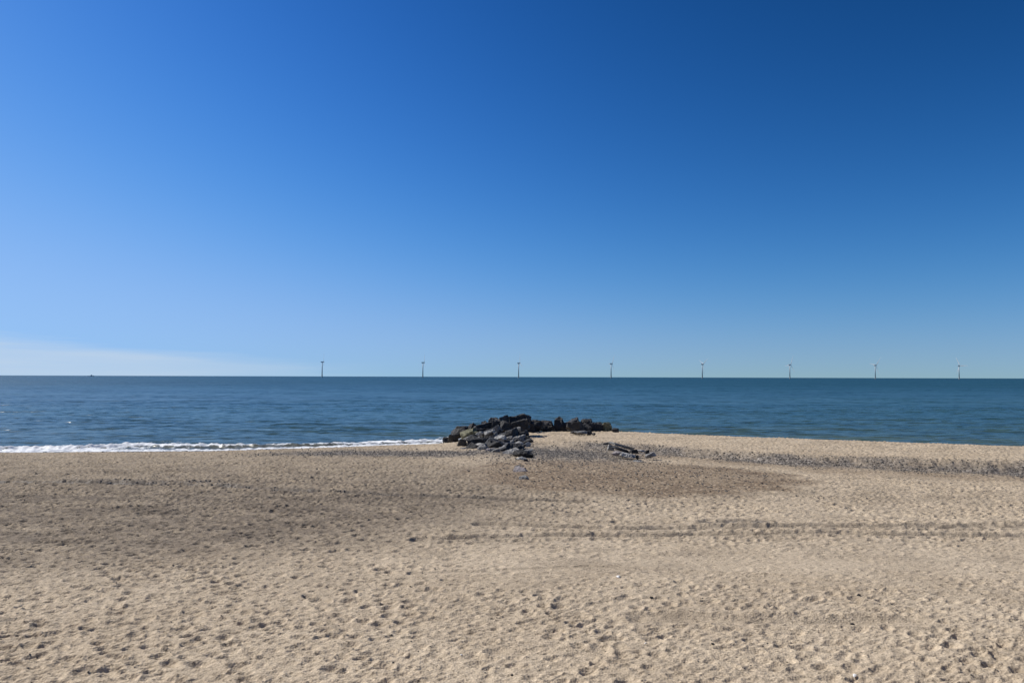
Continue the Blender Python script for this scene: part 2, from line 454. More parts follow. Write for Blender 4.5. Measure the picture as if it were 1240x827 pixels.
# ------------------------------------------------------------------ beach
def build_beach():
    ys = list(np.linspace(-45, 12.5, 60))
    y = 12.5
    while y < 100:
        y += 0.0021 * y; ys.append(y)
    ys += list(np.linspace(y + 0.8, 130, 40)) + [150, 200, 320]
    ys = np.array(ys)
    s = np.linspace(-0.86, 0.86, 1330)
    e = 0.86 + np.geomspace(0.004, 9, 50)
    s = np.concatenate([-e[::-1], s, e])
    Y = np.repeat(ys[:, None], len(s), 1)
    X = s[None, :] * np.maximum(ys, 14)[:, None]
    g, b, d, w = masks(X, Y)
    Z = base_z(X, Y) + relief(X, Y, g, b, w)
    me = grid_mesh('beach', np.stack([X, Y, Z], -1))
    add_attr(me, 'masks', np.stack([g, b, d, w], -1))
    return tag(link('beach', me, M_SAND), kind='structure')
build_beach()

# ------------------------------------------------------------------ sea
def build_sea():
    ys = []
    y = 55.0
    while y < 240:
        ys.append(y); y += 0.0026 * y if y > 78 else 1.0
    while y < 90000:
        ys.append(y); y *= 1.03
    ys = np.array(ys)
    s = np.linspace(-0.86, 0.86, 1000)
    e = 0.86 + np.geomspace(0.006, 9, 40)
    s = np.concatenate([-e[::-1], s, e])
    Y = np.repeat(ys[:, None], len(s), 1); X = s[None, :] * Y
    S = shore(X); q = Y - S                       # distance seaward of the waterline
    near = sstep(420, 120, Y)
    Z = near * (0.09 * vnoise(X / 3.6, Y / 1.7, 301) + 0.06 * vnoise(X / 1.7, Y / 0.95, 302) + 0.08 * vnoise(X / 16, Y / 5, 303))
    Z = Z * sstep(-1, 5, q)
    left = sstep(2, -6, X)
    wob = 0.9 * vnoise(X / 6, X * 0 + 2.2, 311) + 0.35 * vnoise(X / 1.7, Y / 3, 312)
    W = np.interp(X, [-90, -50, -42, -30, -20, -9], [4.6, 5.2, 5.4, 4.2, 3.0, 3.6])
    crest = q - (W - 0.5 + wob)
    A = np.interp(X, [-90, -50, -45, -32, -20, -8, 0], [0.20, 0.30, 0.42, 0.36, 0.24, 0.30, 0.1])
    Z += left * A * np.where(crest < 0, np.exp(-(crest / 0.7) ** 2), np.exp(-(crest / 1.9) ** 2))
    # foam: the swash on the sand, broken water behind it and flecks
    n = fbm(X / 2.4, Y / 2.0, 321); n2 = fbm(X / 0.8, Y / 0.9, 322)
    fill = np.interp(X, [-90, -60, -50, -45, -40, -35, -26, -20, -9], [0.64, 0.66, 0.66, 0.54, 0.44, 0.36, 0.40, 0.50, 0.58])
    inner = sstep(-1.8, 0.2, q) * sstep(1.0, -0.6, crest) * fill * (1 + 0.16 * n)
    sw = sstep(-1.8, 0.1, q) * sstep(2.8, 0.8, q + 0.8 * n) * 0.76
    cr = np.exp(-(crest / 0.9) ** 2) * np.interp(X, [-90, -60, -44, -38, -33, -28, -22, -14, -6], [0.82, 0.84, 0.84, 0.70, 0.62, 0.52, 0.62, 0.80, 0.90]) * (1 + 0.12 * n)
    bk = 0.50 * np.exp(-((crest - 2.2) / 1.5) ** 2) * (0.85 + 0.5 * n)
    trail = 0.58 * np.exp(-((crest - 5.5 - 2 * wob) / 1.8) ** 2) * np.interp(X, [-56, -46, -40, -34, -26, -17, -10, -5], [0.3, 0.95, 0.95, .4, .2, 0.5, 1.0, 1.0]) * (0.85 + 0.5 * n)
    foam = left * np.maximum.reduce([inner, sw, cr, bk, trail])
    foam = np.maximum(foam, sstep(18, 30, X) * 0.62 * sstep(4.5, 0.5, q) * (0.75 + 0.6 * n))
    Z += foam * 0.22 * np.clip(0.4 + n2, 0, 1.2) * near
    shal = np.clip((0.55 * np.exp(-np.maximum(q, 0) / 260) + 0.45 * np.exp(-np.maximum(q, 0) / 45)) * (0.9 + 0.25 * fbm(X / 30, Y / 6, 341)), 0, 1)
    silt = np.clip(left * np.exp(-((crest + 0.6) / 1.1) ** 2) * 0.45 + 0.5 * left * np.exp(-np.maximum(q, 0) / 3.0) + 0.10 * np.exp(-np.maximum(q, 0) / 14), 0, 1)
    me = grid_mesh('sea', np.stack([X, Y, Z], -1))
    add_attr(me, 'masks', np.stack([np.clip(foam, 0, 1), shal, silt, sstep(60, 900, q)], -1))
    return tag(link('sea', me, M_SEA), kind='structure')
build_sea()

# ------------------------------------------------------------------ gravel (nobody could count it)
def build_gravel():
    rng = np.random.default_rng(4)
    N = 160000
    Y = rng.uniform(42, 90, N); X = rng.uniform(-0.55, 0.80, N) * Y
    g, b, d, w = masks(X, Y)
    p = np.clip(1.0 * g + 0.14 * b, 0, 1)
    keep = (rng.random(N) < p) & (p > 0.08)
    X, Y = X[keep][:17000], Y[keep][:17000]
    yb = rng.uniform(15, 46, 2600); xb = rng.uniform(-0.75, 0.75, 2600) * yb     # stray bits on the open sand
    cl = fbm(xb / 2.5, yb / 2.5, 46) > -0.1
    nb = int(cl.sum())
    X = np.concatenate([X, xb[cl]]); Y = np.concatenate([Y, yb[cl]])
    n = len(X)
    Z = full_z(X, Y)
    bm = bmesh.new(); bmesh.ops.create_icosphere(bm, subdivisions=1, radius=1)
    bm.verts.ensure_lookup_table()
    V = np.array([v.co[:] for v in bm.verts]); F = np.array([[v.index for v in f.verts] for f in bm.faces]); bm.free()
    size = 0.025 + 0.06 * rng.random(n) ** 3
    size[n - nb:] = 0.008 + 0.022 * rng.random(nb) ** 3
    sc = size[:, None] * np.stack([1 + .6 * rng.random(n), .8 + .5 * rng.random(n), .45 + .35 * rng.random(n)], -1)
    jit = 1 + 0.22 * (rng.random((n, len(V), 1)) - .5)
    P = V[None] * jit * sc[:, None, :]
    a = rng.random(n) * 6.283
    ca, sa = np.cos(a)[:, None], np.sin(a)[:, None]
    x = P[..., 0] * ca - P[..., 1] * sa; y = P[..., 0] * sa + P[..., 1] * ca
    P = np.stack([x + X[:, None], y + Y[:, None], P[..., 2] + (Z + size * 0.15)[:, None]], -1).reshape(-1, 3)
    Fa = (F[None] + (np.arange(n) * len(V))[:, None, None]).reshape(-1, 3).astype(np.int32)
    me = bpy.data.meshes.new('gravel')
    me.vertices.add(len(P)); me.vertices.foreach_set('co', P.reshape(-1).astype(np.float32))
    me.loops.add(Fa.size); me.polygons.add(len(Fa))
    me.loops.foreach_set('vertex_index', Fa.reshape(-1))
    me.polygons.foreach_set('loop_start', np.arange(0, Fa.size, 3, dtype=np.int32))
    me.update(calc_edges=True)
    o = link('gravel', me, M_GRAVEL)
    tag(o, 'loose grey and brown gravel, dense in the hollow by the groyne and sparse on open sand', 'gravel', kind='stuff')
build_gravel()

# ------------------------------------------------------------------ rocks
def rock_mesh(w, d, h, seed, kind):
    """angular quarried boulder: hull of scattered points, edges knocked off, faces roughened"""
    rnd = random.Random(seed)
    bm = bmesh.new()
    if kind == 'lump':
        for k in range(20):
            v = Vector((rnd.gauss(0, 1), rnd.gauss(0, 1), rnd.gauss(0, 1))).normalized()
            bm.verts.new(v * rnd.uniform(0.8, 1.05))
    else:                                            # split block: eight corners knocked about, some broken off
        for cx in (-1, 1):
            for cy in (-1, 1):
                for cz in (-1, 1):
                    q = rnd.uniform(*((0.30, 0.95) if kind == 'boulder' else (0.45, 1.0))) if cz > 0 else rnd.uniform(0.75, 1.0)
                    bm.verts.new((cx * q + rnd.uniform(-.3, .3), cy * q + rnd.uniform(-.3, .3), cz * rnd.uniform(0.25, 1.0)))
        for k in range(5 if kind == 'boulder' else 3):
            v = Vector((rnd.gauss(0, 1), rnd.gauss(0, 1), rnd.gauss(0, 1))).normalized()
            bm.verts.new(v * rnd.uniform(0.9, 1.25))
    r = bmesh.ops.convex_hull(bm, input=bm.verts)
    bmesh.ops.delete(bm, geom=[g for g in r['geom_interior'] if isinstance(g, bmesh.types.BMVert)], context='VERTS')
    if kind == 'slab':
        sl = rnd.uniform(-0.35, 0.35)
        for v in bm.verts: v.co.z = v.co.z * 0.8 + sl * v.co.x
    xs = [[v.co[i] for v in bm.verts] for i in range(3)]
    for v in bm.verts:
        for i, s in enumerate((w, d, h)):
            a, c = min(xs[i]), max(xs[i])
            v.co[i] = ((v.co[i] - a) / (c - a) - 0.5) * s
    bmesh.ops.dissolve_limit(bm, angle_limit=R(14), verts=bm.verts, edges=bm.edges)
    m = min(w, d, h)
    bmesh.ops.bevel(bm, geom=list(bm.edges), offset=0.022 * m, segments=1, profile=0.6, affect='EDGES', clamp_overlap=True)
    bmesh.ops.triangulate(bm, faces=bm.faces)
    for it in range(4):
        L = max(w, d, h) * (0.34, 0.2, 0.11, 0.07)[it]
        ed = [e for e in bm.edges if e.calc_length() > L]
        if ed: bmesh.ops.subdivide_edges(bm, edges=ed, cuts=1)
        bmesh.ops.triangulate(bm, faces=bm.faces)
    bm.normal_update()
    from mathutils import noise as mn
    o = Vector((seed * 1.7, seed * 0.3, seed * 2.1))
    for v in bm.verts:
        f = mn.noise(v.co * (1.5 / m) + o) * 0.06 - abs(mn.noise(v.co * (2.2 / m) + o)) * 0.12 + mn.noise(v.co * (5.5 / m) + o) * 0.03
        v.co += v.normal * f * m
    return bm

YMAP_Y = [500, 505, 512, 520, 530, 540, 550, 560, 566]
YMAP_D = [93, 91.5, 90, 87, 82, 76, 69.5, 64.5, 62]
CNT = [0]
gc = 'stones half buried in the gravel hollow'
def place_rock(px, py, w, h, tone, label, Y=None, kind='boulder', tilt=0.0, group='rocks of the groyne', name=None, deep=1.35, cat='rock', dk=1.0):
    """(px, py): middle of the rock as seen, w x h its size in pixels of the photograph"""
    CNT[0] += 1
    if Y is None:
        Y = float(np.interp(py + h * 0.3, YMAP_Y, YMAP_D))
    row = group.startswith('rocks in the row') and h > 30 / 6.2
    if row: Y += 2.5
    else: Y = min(Y, ground_hit(px, py + h / 2).y + 0.5 * max(w * 0.75, h * 0.9) * Y / FPX)
    P = at_depth(px, py, Y)
    k = Y / FPX
    if group == gc: w, h = w * 0.92, h * 0.72       # half sunk in the gravel
    wm, hm = w * k * 1.22, h * k * 1.10
    dm = max(wm * 0.75, hm * 0.9) * dk
    H = hm * deep
    if kind == 'boulder' and tilt == 0: tilt = random.Random(CNT[0] + 50).uniform(-0.38, 0.28)
    bm = rock_mesh(wm, dm, H, 1000 + CNT[0] * 7, kind)
    bmesh.ops.rotate(bm, cent=(0, 0, 0), matrix=Matrix.Rotation(tilt, 3, 'Y'), verts=bm.verts)
    bmesh.ops.rotate(bm, cent=(0, 0, 0), matrix=Matrix.Rotation(random.Random(CNT[0]).uniform(-.25, .25), 3, 'Z'), verts=bm.verts)
    if row:                                          # let the foot reach down into the sand
        foot = P.z - (H - hm) * 0.5 - float(base_z(np.array([P.x]), np.array([P.y]))[0]) + 0.15
        zmin = min(v.co.z for v in bm.verts)
        f = max(1.0, foot / -zmin)
        for v in bm.verts:
            if v.co.z < 0: v.co.z *= f
    o = from_bm(name or 'rock', bm, TONE[tone])
    o.location = (P.x, P.y + dm * 0.15, P.z - (H - hm) * 0.5)
    tag(o, label, cat, group)
    return o

def G1(x, y): return 520 + x / 8.27, 490 + y / 8.27
def G2(x, y): return 630 + x / 6.2, 490 + y / 6.2
def rk1(x, y, w, h, tone, label, **kw):
    a, b = G1(x, y); return place_rock(a, b, w / 8.27, h / 8.27, tone, label, **kw)
def rk2(x, y, w, h, tone, label, **kw):
    a, b = G2(x, y); return place_rock(a, b, w / 6.2, h / 6.2, tone, label, **kw)

T = -R(26)   # slabs that lean up to the right
# seaward end and crest of the left mound
rk1(172, 352, 85, 62, 'black', 'small black rock at the surf edge, farthest left of the groyne', Y=95)
rk1(112, 382, 70, 20, 'black', 'low flat black rock awash in the foam at the groyne tip', Y=96, kind='lump')
rk1(300, 262, 160, 95, 'black', 'big black wet rock leaning up above the groyne tip, sea behind it', Y=94, tilt=-R(18))
rk1(242, 338, 105, 62, 'brown', 'dark brown rock between the big black tip rock and the sand', Y=92)
rk1(428, 222, 90, 70, 'black', 'black rock on the crest between tip rock and olive slab', Y=94)
rk1(385, 290, 190, 84, 'olive', 'olive yellow lichen slab leaning up the left flank of the groyne', Y=88.6, kind='slab', tilt=T, dk=.7)
rk1(322, 382, 92, 80, 'brown', 'brown block with black front face on the sand, foot of left flank', Y=87.4, tilt=-R(6))
rk1(542, 182, 58, 42, 'black', 'small black rock sticking up from the left crest of the groyne', Y=94)
rk1(555, 222, 220, 80, 'black', 'long flat black rock lying along the left crest', Y=92.5, kind='slab', tilt=-R(10))
rk1(650, 162, 105, 75, 'tan', 'brown topped rock on the crest, left of the tan boulder', Y=93, tilt=-R(12))
rk1(662, 143, 50, 36, 'black', 'little black rock capping the brown topped crest rock', Y=94)
rk1(758, 152, 120, 90, 'tan', 'tan boulder on the crest with a pale sunlit left side', Y=92.5, tilt=-R(10))
rk1(832, 145, 82, 66, 'black', 'black rock on the crest between tan boulder and highest peak', Y=92)
rk1(942, 132, 122, 92, 'black', 'pointed black boulder forming the highest peak of the groyne', Y=92)
rk1(770, 205, 130, 95, 'dark', 'dark boulder just below the tan crest boulder', Y=90.5)
rk1(915, 205, 170, 100, 'black', 'large black boulder directly under the highest peak', Y=90.5)
rk1(958, 278, 82, 85, 'black', 'upright black block closing the right end of the left mound', Y=88)
rk1(690, 205, 120, 95, 'black', 'black boulder below the brown topped crest rock', Y=91.5)
rk1(520, 265, 170, 70, 'black', 'black boulder in the gap above the long pale slab', Y=91)
# grey slabs on the front slope
rk1(452, 322, 250, 42, 'pale', 'long pale slab leaning diagonally up the left front slope', Y=87.5, kind='slab', tilt=-R(31), deep=1.2, dk=.4)
rk1(628, 268, 185, 66, 'grey', 'broad grey slab high on the front slope, sunlit face', Y=88.5, kind='slab', tilt=-R(22))
rk1(612, 332, 165, 58, 'grey', 'grey slab in the middle of the front slope, below the broad one', Y=85.5, kind='slab', tilt=T)
rk1(868, 272, 115, 82, 'grey', 'greenish grey rock beside the upright black block', Y=87.2)
rk1(762, 288, 130, 52, 'dark', 'dark flat rock left of the greenish grey rock', Y=87.5, kind='slab', tilt=-R(8))
rk1(700, 352, 160, 90, 'pale', 'pale jagged lump at the centre of the front slope', Y=83.5, tilt=-R(24), kind='lump')
rk1(432, 412, 125, 66, 'dark', 'dark grey rock at the left foot, right of brown block', Y=84.5, tilt=-R(18))
rk1(540, 362, 100, 66, 'dark', 'dark rock under the long pale slab', Y=85)
rk1(522, 416, 112, 46, 'grey', 'grey rock in the front row behind the gravel strip', Y=83, tilt=-R(15))
rk1(642, 404, 165, 62, 'dark', 'slab with shadow put into its dark colour and a pale upper edge, front row', Y=81, kind='slab', tilt=-R(22))  # dark tone carries the shadow lying on this grey slab
rk1(782, 372, 95, 72, 'dark', 'dark rock beside the pale jagged lump', Y=82)
rk1(882, 392, 130, 56, 'pale', 'pale grey rounded rock on the right of the front slope', Y=79, kind='lump')
rk1(945, 402, 48, 36, 'black', 'small black pointed stone right of the pale rounded rock', Y=79)
rk1(902, 332, 130, 60, 'grey', 'grey rock at the right edge below the upright black block', Y=83.5)
rk1(985, 322, 46, 16, 'black', 'thin black stone at the base of the upright black block', Y=84, kind='lump')
rk1(742, 436, 112, 50, 'grey', 'grey slab above the gravel strip at the front', Y=76, kind='slab', tilt=T)
rk1(655, 456, 82, 42, 'grey', 'grey stone half sunk in the gravel strip', Y=76)
rk1(590, 452, 70, 30, 'mauve', 'flat mauve grey stone in the gravel strip', Y=77, kind='lump')
rk1(338, 438, 60, 18, 'pale', 'small pale stone on the sand at the left foot of the groyne', Y=83, kind='lump')
rk1(812, 474, 165, 50, 'pale', 'long pale tongue shaped slab beside the rounded black boulder', Y=71.5, kind='slab', tilt=-R(16))
rk1(842, 448, 110, 36, 'black', 'black rock edge above the tongue shaped slab', Y=73, tilt=-R(10))
rk1(935, 494, 185, 84, 'black', 'rounded black boulder at the landward end of the groyne', Y=69, kind='lump')
# small slabs jammed between the big ones on the front slope; nothing tells those of one tone apart
rr_ = random.Random(12)
spots = []
while len(spots) < 30:
    x, y = rr_.uniform(360, 990), rr_.uniform(270, 470)
    if y > 395 + 75 * min(1, max(0, (x - 360) / 330)) or y < 330 - (x - 360) * 0.24: continue
    if x > 900 and y < 300: continue
    if any(abs(x - a) < 62 and abs(y - b) < 26 for a, b in spots): continue
    spots.append((x, y))
for x, y in spots:
    tn = rr_.choice(['grey', 'grey', 'dark', 'pale', 'dark', 'grey'])
    rk1(x, y, rr_.uniform(70, 125), rr_.uniform(26, 46), tn,
        f'small {tn} slab jammed among bigger rocks on the front slope of the groyne',
        Y=float(np.interp(y, [260, 330, 380, 420, 460], [87.3, 84.2, 81.2, 78.4, 74.5])), kind='slab', tilt=-R(rr_.uniform(12, 36)),
        group='small slabs on the front slope', deep=1.1, dk=0.8)
# dark blocks deep in the pile, seen in the gaps
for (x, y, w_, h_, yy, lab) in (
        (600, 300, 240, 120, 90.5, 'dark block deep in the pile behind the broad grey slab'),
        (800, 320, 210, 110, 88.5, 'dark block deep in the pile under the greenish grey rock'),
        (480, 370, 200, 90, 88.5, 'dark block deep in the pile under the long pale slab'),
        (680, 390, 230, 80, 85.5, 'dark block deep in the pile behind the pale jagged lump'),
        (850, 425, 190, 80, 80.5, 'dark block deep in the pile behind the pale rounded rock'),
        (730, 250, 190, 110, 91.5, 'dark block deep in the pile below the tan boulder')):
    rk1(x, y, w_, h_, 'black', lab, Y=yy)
# stones trailing towards land
rk1(925, 542, 95, 38, 'pale', 'pale stone just landward of the rounded black boulder', Y=66.3, kind='lump', cat='stone', name='stone')
rk1(962, 556, 42, 28, 'dark', 'small dark stone against the pale stone behind the boulder', Y=66, cat='stone', name='stone')
rk1(928, 650, 150, 58, 'mauve', 'flat mauve slab half buried in the sand, shadowed top edge', Y=58.2, kind='slab', cat='stone')
rk1(936, 618, 160, 18, 'black', 'thin black strip added as the shadow line along the top of the mauve slab', Y=58.9, kind='slab', tilt=R(6), cat='stone')  # black piece stands in for the edge shadow of the mauve slab
rk1(945, 732, 92, 46, 'pale', 'pale stone nearest to land, alone in the sand', Y=53.2, cat='stone', name='stone')
# right row at the back
gr = 'rocks in the row behind the sand'
rk2(48, 112, 80, 75, 'black', 'black rock hiding behind the right side of the highest peak', Y=95, group=gr)
rk2(112, 142, 85, 62, 'black', 'black rock at the left start of the back row', Y=96, group=gr)
rk2(80, 150, 60, 50, 'black', 'dark rock in the gap between mound and back row', Y=95, group=gr)
rk2(190, 144, 115, 58, 'tan', 'low dark rock with tan top in the back row', Y=97, group=gr, tilt=-R(6))
rk2(225, 152, 70, 55, 'black', 'black rock right of the tan topped one in the back row', Y=96.5, group=gr)
rk2(292, 138, 85, 88, 'black', 'tall pointed black rock in the back row', Y=97, group=gr)
rk2(402, 128, 90, 50, 'black', 'black rock on top of the back row, behind the grey dome', Y=99.5, group=gr)
rk2(345, 158, 66, 62, 'dark', 'dark upright rock between pointed rock and grey dome', Y=97, group=gr)
rk2(412, 166, 118, 75, 'dark', 'big domed dark grey rock in the middle of the back row', Y=95.5, group=gr, kind='lump')
rk2(498, 128, 88, 42, 'black', 'flat black rock capping the right half of the back row', Y=99.5, group=gr)
rk2(482, 165, 80, 55, 'dark', 'dark rock wedged right of the grey dome', Y=96.5, group=gr)
rk2(535, 162, 70, 55, 'black', 'black rock under the flat cap of the back row', Y=97, group=gr)
rk2(582, 160, 70, 66, 'black', 'black triangular rock left of the pale olive one', Y=97, group=gr)
rk2(648, 166, 92, 66, 'olive', 'pale olive rock lit from the left at the right end of the row', Y=97.5, group=gr, tilt=R(4))
rk2(714, 188, 48, 28, 'dark', 'last little dark rock at the right tip of the back row', Y=98, group=gr)
rk2(462, 207, 95, 22, 'grey', 'low grey stone in front of the back row', Y=92, group=gr, kind='lump')
rk2(518, 206, 36, 24, 'black', 'small black stone on the sand before the back row', Y=92, group=gr)
rk2(550, 217, 34, 14, 'black', 'flat black stone on the sand, rightmost before the back row', Y=91.5, group=gr, kind='lump')
rk2(405, 207, 60, 20, 'tan', 'low tan stone at the foot of the grey dome', Y=92.5, group=gr, kind='lump')
# half buried cluster in the hollow
gc = 'stones half buried in the gravel hollow'
C = dict(group=gc, cat='stone')
rk2(655, 290, 60, 22, 'black', 'flat black stone at the upper left of the half buried cluster', Y=75, kind='slab', tilt=-R(18), **C)
rk2(680, 318, 46, 48, 'pale', 'pale upright stone at the left of the half buried cluster', Y=72, name='stone', **C)
rk2(765, 308, 160, 24, 'pale', 'long pale slab in the half buried cluster', Y=72, kind='slab', tilt=R(14), **C)
rk2(760, 332, 120, 30, 'black', 'black block added as the shaded front of the long pale cluster slab', Y=70.8, kind='slab', tilt=R(16), **C)  # black piece stands in for the shaded face below the pale top
rk2(850, 348, 66, 34, 'black', 'black stone at the right of the long pale cluster slab', Y=70, name='stone', **C)
rk2(735, 360, 95, 34, 'mauve', 'mauve grey stone in the front left of the cluster', Y=69, kind='lump', **C)
rk2(810, 376, 125, 30, 'pale', 'pale slab in the front middle of the cluster', Y=68, kind='slab', tilt=R(6), **C)
rk2(878, 390, 22, 34, 'black', 'narrow black stone at the front right of the cluster', Y=67.3, name='stone', **C)
rk2(905, 344, 62, 18, 'pale', 'flat pale stone between cluster and outlying pair', Y=70.5, kind='lump', **C)
rk2(950, 350, 34, 30, 'black', 'small black stone behind the grey outlying stone', Y=70.2, name='stone', **C)
rk2(980, 378, 72, 38, 'grey', 'grey outlying stone at the far right of the hollow', Y=68, name='stone', **C)
rk2(880, 424, 64, 14, 'pale', 'sliver of pale stone landward of the cluster', Y=65, kind='lump', **C)

# ------------------------------------------------------------------ shells and pebbles on the near sand
def surface(px, py):
    """foreground point of the sand under a pixel"""
    d = ray(px, py); Ys = np.arange(14, 60, 0.01)
    gz = full_z(d.x / d.y * Ys, Ys); pz = CAM.z + d.z / d.y * Ys
    k = int(np.argmax(pz <= gz))
    return Vector((d.x / d.y * Ys[k], Ys[k], gz[k]))
def shell(px, py, w, label, rz, tilt):
    P = surface(px, py)
    r = w * P.y / FPX / 2
    bm = bmesh.new()
    rings, seg = 7, 22
    rows = []
    for i in range(rings + 1):
        t = i / rings
        row = []
        for j in range(seg + 1):
            a = -R(115) + R(230) * j / seg
            rr = r * t * (1 + 0.05 * math.cos(a * 13) * t)
            row.append(bm.verts.new((rr * math.sin(a) * 1.1, rr * math.cos(a) - r * 0.2, r * 0.55 * (1 - t ** 2.2) + 0.012 * r * math.cos(a * 13) * t)))
        rows.append(row)
    for i in range(rings):
        for j in range(seg):
            bm.faces.new((rows[i][j], rows[i][j + 1], rows[i + 1][j + 1], rows[i + 1][j]))
    bmesh.ops.remove_doubles(bm, verts=bm.verts, dist=r * 0.001)
    bmesh.ops.solidify(bm, geom=list(bm.faces), thickness=r * 0.08)
    bmesh.ops.recalc_face_normals(bm, faces=bm.faces)
    o = from_bm('shell', bm, M_SHELL, smooth=True)
    o.location = P + Vector((0, 0, r * 0.22)); o.rotation_euler = (tilt, 0, rz)
    tag(o, label, 'shell', 'shells on the near sand')
def pebble(px, py, w, label, seed):
    P = surface(px, py); r = w * P.y / FPX
    o = from_bm('pebble', rock_mesh(r, r * 0.8, r * 0.6, seed, 'lump'), M_PEBBLE, smooth=True)
    o.location = P + Vector((0, 0, r * 0.15)); tag(o, label, 'pebble', 'dark pebbles on the near sand')
shell(1035.5, 819, 6.5, 'white shell standing on edge beside a shadowed hollow in the near right sand', 0.5, R(40))
shell(749, 699, 6.5, 'white shell lying flat on smooth sand at the end of the raked line', 1.2, R(12))
shell(558.5, 793, 3.2, 'tiny white shell on the near sand left of the middle', 2.2, R(20))
shell(782, 779, 3.0, 'tiny white shell next to a trodden hollow below the long furrow', 0.1, R(20))
pebble(789, 724, 5.0, 'black pebble just above the left end of the long furrow', 7)
pebble(1040, 721, 5.5, 'black pebble on smooth sand right of the long furrows', 15)
pebble(1032, 756, 5.5, 'dark pebble below the right end of the second furrow', 23)
pebble(863, 780, 3.5, 'dark pebble on the near sand below the long furrow', 31)
pebble(1195, 773, 3.0, 'small dark pebble near the right edge of the sand', 37)
pebble(620, 818, 4.0, 'dark pebble at the bottom middle of the sand', 41)

# ------------------------------------------------------------------ wind turbines
def cone(bm, r0, r1, z0, z1, seg=24, rings=1):
    bmesh.ops.create_cone(bm, cap_ends=True, segments=seg, radius1=r0, radius2=r1, depth=z1 - z0, matrix=Matrix.Translation((0, 0, (z0 + z1) / 2)))
HUB = 105.0
def blade_bm(L=77.0):
    bm = bmesh.new()
    st = []
    for i in range(15):
        t = i / 14
        ch = 2.6 if t < 0.04 else (np.interp(t, [0.04, 0.22, 0.6, 0.95, 1.0], [2.8, 5.2, 3.0, 1.3, 0.35]))
        th = np.interp(t, [0, 0.06, 0.25, 1], [2.6, 2.3, 1.1, 0.12])
        tw = R(np.interp(t, [0, 1], [14, -1]))
        ring = []
        for k in range(12):
            a = 2 * math.pi * k / 12
            y = math.cos(a) * ch / 2 - ch * 0.15 * min(1, t * 5); x = math.sin(a) * th / 2 * (0.7 + 0.3 * math.cos(a))
            ring.append(bm.verts.new((x * math.cos(tw) - y * math.sin(tw) + 2.2 * t * t, x * math.sin(tw) + y * math.cos(tw), 1.6 + t * (L - 1.6))))
        st.append(ring)
    for a, b in zip(st[:-1], st[1:]):
        for k in range(12): bm.faces.new((a[k], a[(k + 1) % 12], b[(k + 1) % 12], b[k]))
    bm.faces.new(st[0][::-1]); bm.faces.new(st[-1])
    bmesh.ops.recalc_face_normals(bm, faces=bm.faces)
    return bm
def make_turbine():
    t = empty('wind_turbine', (0, 0, 0))
    bm = bmesh.new(); cone(bm, 3.6, 3.6, -8, 17); cone(bm, 5.0, 5.0, 17, 17.8)
    f = from_bm('foundation', bm, M_BASE, t)
    bm = bmesh.new(); cone(bm, 3.2, 2.3, 17.8, HUB - 3)
    from_bm('tower', bm, M_TOWER, t, smooth=True)
    bm = bmesh.new(); bmesh.ops.create_cube(bm, size=1)
    for v in bm.verts:
        v.co = Vector((v.co.x * 17 - 2.5, v.co.y * 6.4, v.co.z * 6.6 + HUB))
        if v.co.x < -10 and v.co.z > HUB: v.co.z -= 1.2
    bmesh.ops.bevel(bm, geom=list(bm.edges), offset=1.1, segments=3, affect='EDGES')
    from_bm('nacelle', bm, M_TOWER, t, smooth=False)
    bm = bmesh.new(); bmesh.ops.create_uvsphere(bm, u_segments=20, v_segments=12, radius=3.0)
    for v in bm.verts: v.co = Vector((v.co.x * 1.3 + 9, v.co.y, v.co.z + HUB))
    from_bm('hub', bm, M_TOWER, t, smooth=True)
    bl = None
    for k in range(3):
        if bl is None:
            b = from_bm('blade', blade_bm(), M_BLADE, t, smooth=True); bl = b
        else:
            b = bl.copy(); COL.objects.link(b); b.parent = t
        b.location = (9, 0, HUB)
    return t
def copy_tree(o):
    c = o.copy(); COL.objects.link(c)
    for ch in list(o.children):
        d = ch.copy(); COL.objects.link(d); d.parent = c
    return c
turb = make_turbine()
TX = [390, 512, 628, 740, 850.5, 956.5, 1060, 1161.5]
PH = [12, 2, -8, 30, 55, 22, 40, 90]
TL = ['leftmost and tallest looking wind turbine on the sea horizon, one blade tilted up',
      'wind turbine on the horizon above open water left of the groyne, second from left',
      'wind turbine on the horizon straight above the highest rock of the groyne',
      'wind turbine on the horizon above the right tip of the rock row',
      'fifth wind turbine from the left, first beyond the right tip of the rock row',
      'sixth wind turbine from the left on the sea horizon, third from the right',
      'wind turbine on the horizon next to the rightmost one',
      'rightmost wind turbine on the horizon with one pale blade pointing left']
proto_kids = None
for i, (px, ph, lab) in enumerate(zip(TX, PH, TL)):
    o = turb if i == 0 else copy_tree(turb)
    Y = 5000 + 108.6 * i
    P = at_depth(px, 456, Y)
    o.location = (P.x, Y, 0)
    o.rotation_euler = (0, 0, math.atan2(0.25, 1.0))
    for k, b in enumerate([c for c in o.children if c.name.startswith('blade')]):
        b.rotation_euler = (R(ph + 120 * k), 0, 0)
    tag(o, lab, 'wind turbine', 'offshore wind turbines in a row')

